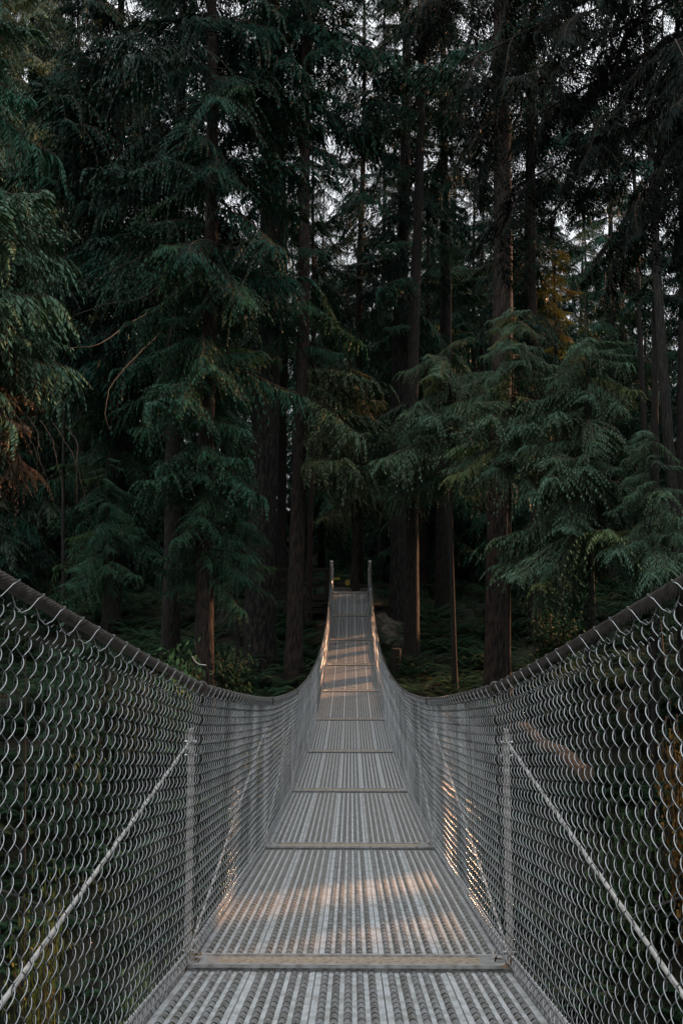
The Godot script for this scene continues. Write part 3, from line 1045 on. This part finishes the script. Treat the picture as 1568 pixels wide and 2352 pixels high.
	for s in spots:
		if trunk_blocks(s.x, -s.y):
			continue
		var z: float = s.y
		var px: float = 806.0 + s.x / z * FOCAL
		var bk := rng.randi() % 3
		var stout := rng.randf_range(0.22, 0.5)
		var tall := rng.randf_range(22.0, 32.0) * (0.82 if px > 850 else 1.0)
		var low := rng.randf_range(3.0, 8.0)
		tree("background_conifer", "%s conifer with %s bark %s, %s" % ["slim" if stout < 0.36 else "stout", ["dark", "reddish", "greyish"][bk], "just beyond the far bank" if z < 52 else ("far back in the forest" if z > 68 else "deep in the forest"), where(px)], {"lo": [px, 1300], "hi": [px + rng.randf_range(-12, 12), 500], "z": z, "w": stout * FOCAL / z, "high": tall, "group": "conifers in the forest behind the bridge", "bark": [M.bark, M.bark_red, M.bark_grey][bk], "crown": [[low, tall, rng.randf_range(2.3, 3.4), int(tall * 3.0), GREEN.lerp(SHADED_GREEN, rng.randf())]]})
	# the forest goes on along both sides of the gorge
	for k in 64:
		var z := rng.randf_range(2.0, 46.0)
		var side := 1.0 if k % 4 else -1.0
		var x := side * rng.randf_range(0.46 * z + 5.5, 0.46 * z + 24.0)
		var px := 806.0 + x / z * FOCAL
		if trunk_blocks(x, -z):
			continue
		var tall := rng.randf_range(20.0, 30.0)
		tree("background_conifer", "conifer added beyond the right of the view to block low sun", {"lo": [px, 1300], "hi": [px, 500], "z": z, "w": rng.randf_range(0.25, 0.5) * FOCAL / z, "high": tall, "group": "conifers lining the gorge", "crown": [[ground(x, -z) + 1.5, ground(x, -z) + tall, 3.4, int(tall * 4.0), GREEN.lerp(SHADED_GREEN, rng.randf())]]})
	for k in 16:
		var z := rng.randf_range(9.0, 34.0)
		var x := rng.randf_range(-22.0, 22.0)
		if absf(x) < 4.0:
			continue
		var tall := rng.randf_range(20.0, 30.0)
		background(x, z, rng.randf_range(0.3, 0.6), tall, ground(x, z) + 3.0, 3.4, int(tall * 4.0), "conifer added beyond the right of the view to block low sun", "conifers lining the gorge")
	for p in [[12.0, -13.0], [15.5, -14.5], [18.0, -18.5], [22.0, -20.5], [14.0, -10.5], [26.0, -26.0], [19.5, -14.5], [15.8, -37.0], [17.5, -39.5], [19.5, -41.5], [22.0, -43.0], [16.5, -35.0]]:  # conifers added to keep low sun off the deck and left trunks
		background(p[0], p[1], 0.5, 24.0, ground(p[0], p[1]) + 2.0, 4.0, 130, "conifer added beyond the right of the view to block low sun", "conifers lining the gorge")
	for p in [[1010, 44.0], [1085, 40.0], [1120, 52.0], [1190, 46.0], [1230, 58.0], [1060, 60.0], [985, 56.0], [1330, 50.0], [1420, 58.0], [740, 48.0], [770, 60.0], [850, 54.0]]:
		tree("background_conifer", "mid green conifer leafy almost to the ground%s, %s" % ["" if p[1] < 50 else " farther back", where(p[0])], {"lo": [p[0], 1300], "hi": [p[0] + 4, 500], "z": p[1], "w": 0.4 * FOCAL / p[1], "high": 23.0, "group": "conifers in the forest behind the bridge", "crown": [[3.0, 24.0, 3.4, 120, GREEN]]})
	# young growth under them
	for k in 76:
		var z := rng.randf_range(31.0, 52.0) if k % 2 else rng.randf_range(44.0, 80.0)
		var x := rng.randf_range(-0.48, 0.48) * z
		if absf(x) < 1.6:
			x += 3.0 * signf(x + 0.01)
		var px := 806.0 + x / z * FOCAL
		var tall := rng.randf_range(5.0, 10.0) * (1.0 if k % 2 else 1.5)
		tree("understorey_conifer", "shaded %s conifer %s, %s" % ["low young" if tall < 7.5 else "taller young", "near the bank" if z < 40 else ("deep in the forest" if z < 60 else "far back"), where(px)], {"lo": [px, 1300], "hi": [px, 1000], "z": z, "w": 0.1 * FOCAL / z, "high": tall, "group": "young conifers under the tall trees", "crown": [[ground(x, -z) + 0.4, ground(x, -z) + tall, 1.7, int(tall * 7.0), SHADED_GREEN]]})


func background(x: float, z: float, wide: float, tall: float, low: float, len: float, many: int, label: String, group: String) -> void:   # one that stands beside or behind the camera
	var g := ground(x, z) - 0.15
	var t := thing("background_conifer", label, "tree", Vector3(x, g, z), group)
	var b := MB.new()
	b.tube(PackedVector3Array([Vector3.ZERO, Vector3(0, tall * 0.5, 0), Vector3(0, tall, 0)]), [wide / 2, wide / 3, 0.03], 9, false)
	part("trunk", b.mesh(M.bark), t)
	var all := [[], [], [], []]
	var cols := [[], [], [], []]
	for k in many:
		var h := lerpf(low - g, tall - 0.3, (k + rng.randf()) / many)
		var az := rng.randf() * TAU
		var sc := len * rng.randf_range(0.6, 1.1) * (0.25 + 0.75 * clampf((tall - h) / (tall * 0.45), 0, 1)) / 2.5
		var q := rng.randi() % 4
		if blocked(Vector3(x + cos(az) * sc * 0.9, g + h - 0.2 * sc, z - sin(az) * sc * 0.9), 0.8 * sc) or blocked(Vector3(x + cos(az) * sc * 2.0, g + h - 0.6 * sc, z - sin(az) * sc * 2.0), 0.7 * sc):
			continue
		all[q].append(Transform3D(Basis(Vector3.UP, az) * Basis(Vector3.RIGHT, rng.randf_range(-0.4, 0.4)) * Basis(Vector3.BACK, rng.randf_range(-0.4, 0.2)) * Basis.from_scale(Vector3.ONE * sc), Vector3(0, h, 0)))
		cols[q].append(SHADED_GREEN * rng.randf_range(0.8, 1.3))
	for q in 4:
		scatter("crown", boughs[q], all[q], cols[q], t).set_meta("kind", "stuff")


func where(px: float) -> String:
	if px < 280:
		return "at the far left"
	if px < 520:
		return "behind the reddish cedar"
	if px < 740:
		return "behind the thick left trunks"
	if px < 880:
		return "straight behind the bridge end"
	if px < 1080:
		return "behind the path"
	if px < 1250:
		return "behind the massive trunk"
	return "behind the right hemlocks" if px < 1450 else "at the far right"


func near_cedar() -> void:
	var base := Vector3(8.6, ground(8.6, -8.5) - 0.2, -8.5)
	var t := thing("near_cedar_tree", "near cedar, silhouette shade put into its black boughs, upper right corner", "tree", base)
	var b := MB.new()
	var pts := PackedVector3Array()
	var rad := []
	for k in 12:
		pts.append(Vector3(0.1 * sin(k * 0.8), k * 2.4, 0))
		rad.append(0.42 * (1.0 - k / 13.0))
	b.tube(pts, rad, 14, false)
	part("trunk", b.mesh(M.bark), t)
	var ends := [[1060, 150, 10.5], [1180, 430, 11.0], [1330, 300, 9.5], [1440, 470, 9.5], [1540, 330, 8.5], [1290, 60, 9.5], [960, 20, 11.5], [1210, 200, 10.0], [1120, 330, 11.0], [1500, 130, 8.5], [1150, -60, 10.0], [1000, -120, 11.0], [1350, -160, 9.0], [1560, 480, 8.5], [1580, 200, 8.0]]
	var all := [[], [], [], []]
	var cols := [[], [], [], []]
	for e in ends:
		var p := at_pixel(e[0], e[1], e[2])
		var from := Vector3(base.x, p.y + rng.randf_range(0.8, 2.0), base.z)
		var line := Curve3D.new()
		line.add_point(from, Vector3.ZERO, (p - from) * 0.4 + Vector3(0, 0.9, 0))
		line.add_point(p, (from - p) * 0.35 + Vector3(0, 0.5, 0), Vector3.ZERO)
		var lp := PackedVector3Array()
		var lr := []
		for k in 17:
			lp.append(line.sample_baked(line.get_baked_length() * k / 16.0) - base)
			lr.append(0.055 * (1.0 - k / 17.0) + 0.006)
		var lb := MB.new()
		lb.tube(lp, lr, 6, false)
		part("limb", lb.mesh(M.bark), t)
		var n := 23
		for k in n:
			var f := 0.28 + 0.72 * (k + rng.randf()) / n
			var o := line.sample_baked(line.get_baked_length() * f) - base
			var ahead := line.sample_baked(minf(line.get_baked_length() * f + 0.2, line.get_baked_length())) - base
			var d := (ahead - o)
			var az := atan2(-d.z, d.x) if d.length() > 0.01 else PI
			az += rng.randf_range(0.5, 1.2) * (1.0 if k % 2 else -1.0)
			var sc := rng.randf_range(0.28, 0.56)
			var kind := rng.randi() % 4
			all[kind].append(Transform3D(Basis(Vector3.UP, az) * Basis(Vector3.BACK, rng.randf_range(-0.9, -0.2)) * Basis(Vector3.RIGHT, rng.randf_range(-0.4, 0.4)) * Basis.from_scale(Vector3(sc, sc, sc)), o))
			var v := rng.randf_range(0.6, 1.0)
			cols[kind].append(Color(0.006 * v, 0.019 * v, 0.013 * v))  # leaf tint cut to near black, standing in for silhouette shade
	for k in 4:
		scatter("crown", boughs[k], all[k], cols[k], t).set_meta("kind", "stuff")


func make_undergrowth() -> void:
	shrub("vine_maple", "green broad leaved bush left of the reddish cedar", 385, 1345, 20.0, 0, 1.2, Color(0.06, 0.115, 0.045))
	shrub("vine_maple", "leafy bush at the foot of the reddish cedar", 505, 1420, 21.5, 0, 1.2, Color(0.045, 0.08, 0.04))
	shrub("yellow_bush", "small yellow leaved bush beside the left cable's lowest point", 648, 1588, 19.0, 1, 0.9, Color(0.34, 0.26, 0.03))
	shrub("yellow_bush", "yellow green sapling low behind the left fence mesh", 95, 1760, 14.0, 1, 0.8, Color(0.20, 0.20, 0.05))
	shrub("vine_maple", "pale green bush seen through the left fence near the deck", 330, 2000, 13.5, 0, 1.0, Color(0.12, 0.16, 0.05))
	shrub("vine_maple", "dark leafy bush above the left cable", 180, 1330, 18.0, 0, 1.4, Color(0.04, 0.075, 0.045))
	shrub("dead_fern", "brown dried fern patch on the left bank", 335, 1430, 20.0, 1, 1.0, Color(0.16, 0.12, 0.05), "fern")
	shrub("dead_fern", "orange dried fern behind the right fence", 1545, 1520, 16.5, 1, 1.1, Color(0.30, 0.15, 0.045), "fern")
	shrub("vine_maple", "green bush behind the right fence", 1440, 1640, 16.5, 0, 1.0, Color(0.06, 0.10, 0.04))
	shrub("vine_maple", "bush of small leaves below the hanging sprays at right", 1290, 1330, 24.0, 0, 1.3, Color(0.05, 0.085, 0.045))
	shrub("vine_maple", "low bush at the path's edge beneath the dark trunk", 990, 1500, 25.0, 1, 0.9, Color(0.06, 0.085, 0.045))
	shrub("vine_maple", "bush between path and bridge end with pale leaves", 880, 1420, 30.5, 1, 0.7, Color(0.07, 0.09, 0.05))
	var places := [[], []]
	var tints := [[], []]
	for k in 6500:
		var z := rng.randf_range(8.0, 58.0)
		var x := rng.randf_range(-0.55, 0.55) * maxf(z, 18.0)
		if absf(x - BX) < 1.1 and z > 28 and z < 40:
			continue
		var p := Vector3(x, ground(x, -z) - 0.03, -z)
		var q := k % 2
		var s := rng.randf_range(0.45, 1.15)
		places[q].append(Transform3D(Basis(Vector3.UP, rng.randf() * TAU) * Basis.from_scale(Vector3(s, s * rng.randf_range(0.7, 1.2), s)), p))
		var v := rng.randf_range(0.55, 1.25)
		var dry := 1.0 if rng.randf() < 0.07 else 0.0
		tints[q].append(Color(0.036 * v + dry * 0.05, 0.078 * v + dry * 0.01, 0.038 * v))
	for q in 2:
		var g := scatter("fern_undergrowth" if q == 0 else "fern_undergrowth_001", fern_meshes[q], places[q], tints[q], self)
		tag(g, "shaded ferns covering the banks of the gorge" if q == 0 else "smaller ferns between the bank's trunks and path", "ferns", "", "stuff")


# ------------------------------------------------------------------ small things on the far bank
func make_bank_things() -> void:
	# timber platform left of the deck's end
	var at := Vector3(-1.45, 0.32, -30.4)
	var t := thing("timber_platform", "dark timber lookout platform with railing left of the bridge end", "platform", at)
	for k in 7:
		var b := MB.new()
		b.bevel_box(Vector3(-0.75, -0.05, -0.9 + k * 0.26), Vector3(0.72, 0.0, -0.9 + k * 0.26 + 0.245), 0.006)
		part("deck_board", b.mesh(M.timber), t)
	for p in [Vector3(-0.7, 0, 0.85), Vector3(0.62, 0, 0.85), Vector3(-0.7, 0, -0.85), Vector3(0.62, 0, -0.85)]:
		var b := MB.new()
		b.bevel_box(p + Vector3(-0.06, -2.6, -0.06), p + Vector3(0.06, 0.86, 0.06), 0.01)
		part("post", b.mesh(M.timber), t)
	for y in [0.78, 0.42]:
		var b := MB.new()
		b.bevel_box(Vector3(-0.95, y, 0.92), Vector3(0.72, y + 0.10, 0.96), 0.006)
		part("railing", b.mesh(M.timber), t)
	for k in 3:
		var b := MB.new()
		b.bevel_box(Vector3(-0.85, -0.22 - k * 0.21, 0.80), Vector3(0.75, -0.055 - k * 0.21, 0.97), 0.012)
		part("beam", b.mesh(M.timber), t)
	var bk := MB.new()
	bk.bevel_box(Vector3(-0.85, -2.6, -0.95), Vector3(0.75, -0.1, -0.88), 0.012)
	part("back_wall", bk.mesh(M.timber), t)
	# boards that carry the trail onto the deck
	var ld := thing("timber_landing", "short timber landing between the far deck end and the trail", "landing", Vector3(BX, 0.37, -31.15))
	for k in 9:
		var b := MB.new()
		b.bevel_box(Vector3(-0.75, -0.06, -0.17 - k * 0.18), Vector3(0.75, 0.0, -k * 0.18), 0.006)
		part("plank", b.mesh(M.timber), ld)
	for x in [-0.6, 0.6]:
		var b := MB.new()
		b.bevel_box(Vector3(x - 0.09, -0.55, -1.62), Vector3(x + 0.09, -0.062, 0.0), 0.012)
		part("beam", b.mesh(M.timber), ld)
	# rail fence behind the end, with two yellow plates
	var fz := -36.0
	var f := thing("rail_fence", "wooden rail fence across the trail behind the bridge end", "fence", Vector3(-0.3, ground(-0.3, fz), fz))
	var top: float = at_pixel(800, 1345, 36.0).y - f.position.y
	for x in [-3.0, -1.2, 0.6, 2.2]:
		var b := MB.new()
		b.bevel_box(Vector3(x - 0.06, -0.4, -0.06), Vector3(x + 0.06, top + 0.12, 0.06), 0.012)
		part("post", b.mesh(M.timber), f)
	for y in [top - 0.06, top - 0.62]:
		var b := MB.new()
		b.bevel_box(Vector3(-3.2, y, 0.06), Vector3(2.4, y + 0.13, 0.10), 0.01)
		part("rail", b.mesh(M.timber), f)
	for s in [[772, 1329, 0.30, 0.10, "wide yellow plate on the fence, nearer the left cable end"], [798, 1338, 0.18, 0.22, "square yellow plate on the fence behind the deck's middle"]]:
		var p := at_pixel(s[0], s[1], 35.85)
		var b := MB.new()
		b.bevel_box(Vector3(-s[2] / 2, -s[3] / 2, -0.012), Vector3(s[2] / 2, s[3] / 2, 0.0), 0.003)
		var o := part(numbered("yellow_plate"), b.mesh(M.yellow), self, Transform3D(Basis.IDENTITY, Vector3(p.x, p.y, fz + 0.115)))
		tag(o, s[4], "sign")
	# sawn stump by the path
	var sp := at_pixel(904, 1545, 24.5)
	var sb := MB.new()
	var prof := PackedVector3Array()
	var rr := []
	for k in 6:
		prof.append(Vector3(0.015 * k, k * 0.19, 0))
		rr.append([0.20, 0.165, 0.15, 0.145, 0.14, 0.135][k])
	sb.tube(prof, rr, 12)
	var st := part("stump", sb.mesh(M.bark), self, Transform3D(Basis.IDENTITY, Vector3(sp.x, ground(sp.x, sp.z) - 0.2, sp.z)))
	st.scale.y = (at_pixel(904, 1490, 24.5).y - ground(sp.x, sp.z) + 0.2) / 0.95
	tag(st, "upright dark stump between the path and the right cable", "stump")
	# fallen log behind the right fence
	var l0 := at_pixel(1195, 1668, 18.5)
	var l1 := at_pixel(1345, 1770, 16.0)
	var lb := MB.new()
	var lpts := PackedVector3Array()
	var lrad := []
	for k in 10:
		lpts.append(l0.lerp(l1, k / 9.0) + Vector3(0, 0.05 * sin(k * 1.3), 0))
		lrad.append(0.10 + 0.012 * sin(k * 2.1) + 0.004 * k)
	lb.tube(lpts, lrad, 10)
	tag(part("fallen_log", lb.mesh(bark(Color(0.07, 0.035, 0.02), Color(0.26, 0.14, 0.08), 38)), self), "fallen rust brown log slanting down behind the right fence", "log")
	# pale loop of wire beside the reddish cedar
	var wb := MB.new()
	wb.tube(PackedVector3Array([at_pixel(441, 1507, 19.5), at_pixel(446, 1518, 19.5), at_pixel(456, 1526, 19.5), at_pixel(473, 1528, 19.5)]), 0.013, 6)
	tag(part("wire_loop", wb.mesh(M.pale), self), "pale curved wire hanging beside the reddish cedar's base", "wire")


func _ready() -> void:
	rng.seed = 20
	var cam := Camera3D.new()
	cam.name = "camera"
	cam.fov = 2.0 * rad_to_deg(atan(1176.0 / FOCAL))
	cam.near = 0.05
	cam.far = 400.0
	cam.rotation = Vector3(PITCH, YAW, 0)
	add_child(cam)
	cam.current = true
	var env := Environment.new()
	var sky := Sky.new()
	var sm := ProceduralSkyMaterial.new()
	sm.sky_top_color = Color(0.81, 0.83, 0.845)
	sm.sky_horizon_color = Color(0.43, 0.43, 0.45)
	sm.sky_curve = 0.8
	sm.ground_horizon_color = Color(0.25, 0.25, 0.24)
	sm.ground_bottom_color = Color(0.10, 0.10, 0.09)
	sm.sky_energy_multiplier = 1.32
	sky.sky_material = sm
	env.background_mode = Environment.BG_SKY
	env.sky = sky
	env.tonemap_mode = Environment.TONE_MAPPER_LINEAR
	env.tonemap_exposure = 1.95
	env.ssao_enabled = true
	env.ssil_enabled = true
	env.sdfgi_enabled = true
	var we := WorldEnvironment.new()
	we.name = "world_environment"
	we.environment = env
	add_child(we)
	var sun := DirectionalLight3D.new()
	sun.name = "sun"
	sun.light_energy = 1.35
	sun.light_color = Color(1.0, 0.74, 0.54)
	sun.light_angular_distance = 0.6
	sun.sky_mode = DirectionalLight3D.SKY_MODE_LIGHT_ONLY
	sun.shadow_enabled = true
	var el := deg_to_rad(23.0)
	var az := deg_to_rad(54.0)      # right of the bridge's direction
	sun_dir = Vector3(cos(el) * sin(az), sin(el), -cos(el) * cos(az))
	add_child(sun)
	sun.look_at_from_position(sun_dir * 50.0, Vector3.ZERO)

	hill.seed = 9
	hill.frequency = 0.16
	hill.fractal_octaves = 3
	gaps = [
		[Vector3(0, -1.6, -21.3), 1.3],
		[Vector3(-0.6, -0.9, -23.5), 0.5],
		[at_pixel(790, 920, 33.0) + sun_dir * 1.6, 0.6],
		[at_pixel(1275, 650, 29.0) + sun_dir * 1.5, 1.1],
		[at_pixel(480, 1470, 21.0), 0.45],
		[at_pixel(1155, 620, 22.5), 0.5],
		[Vector3(-0.35, -1.4, -5.2), 0.16],
		[Vector3(0.15, -1.4, -4.3), 0.15],
	]
	make_materials()
	make_ground()
	make_bridge()
	make_forest()
	make_undergrowth()
	make_bank_things()
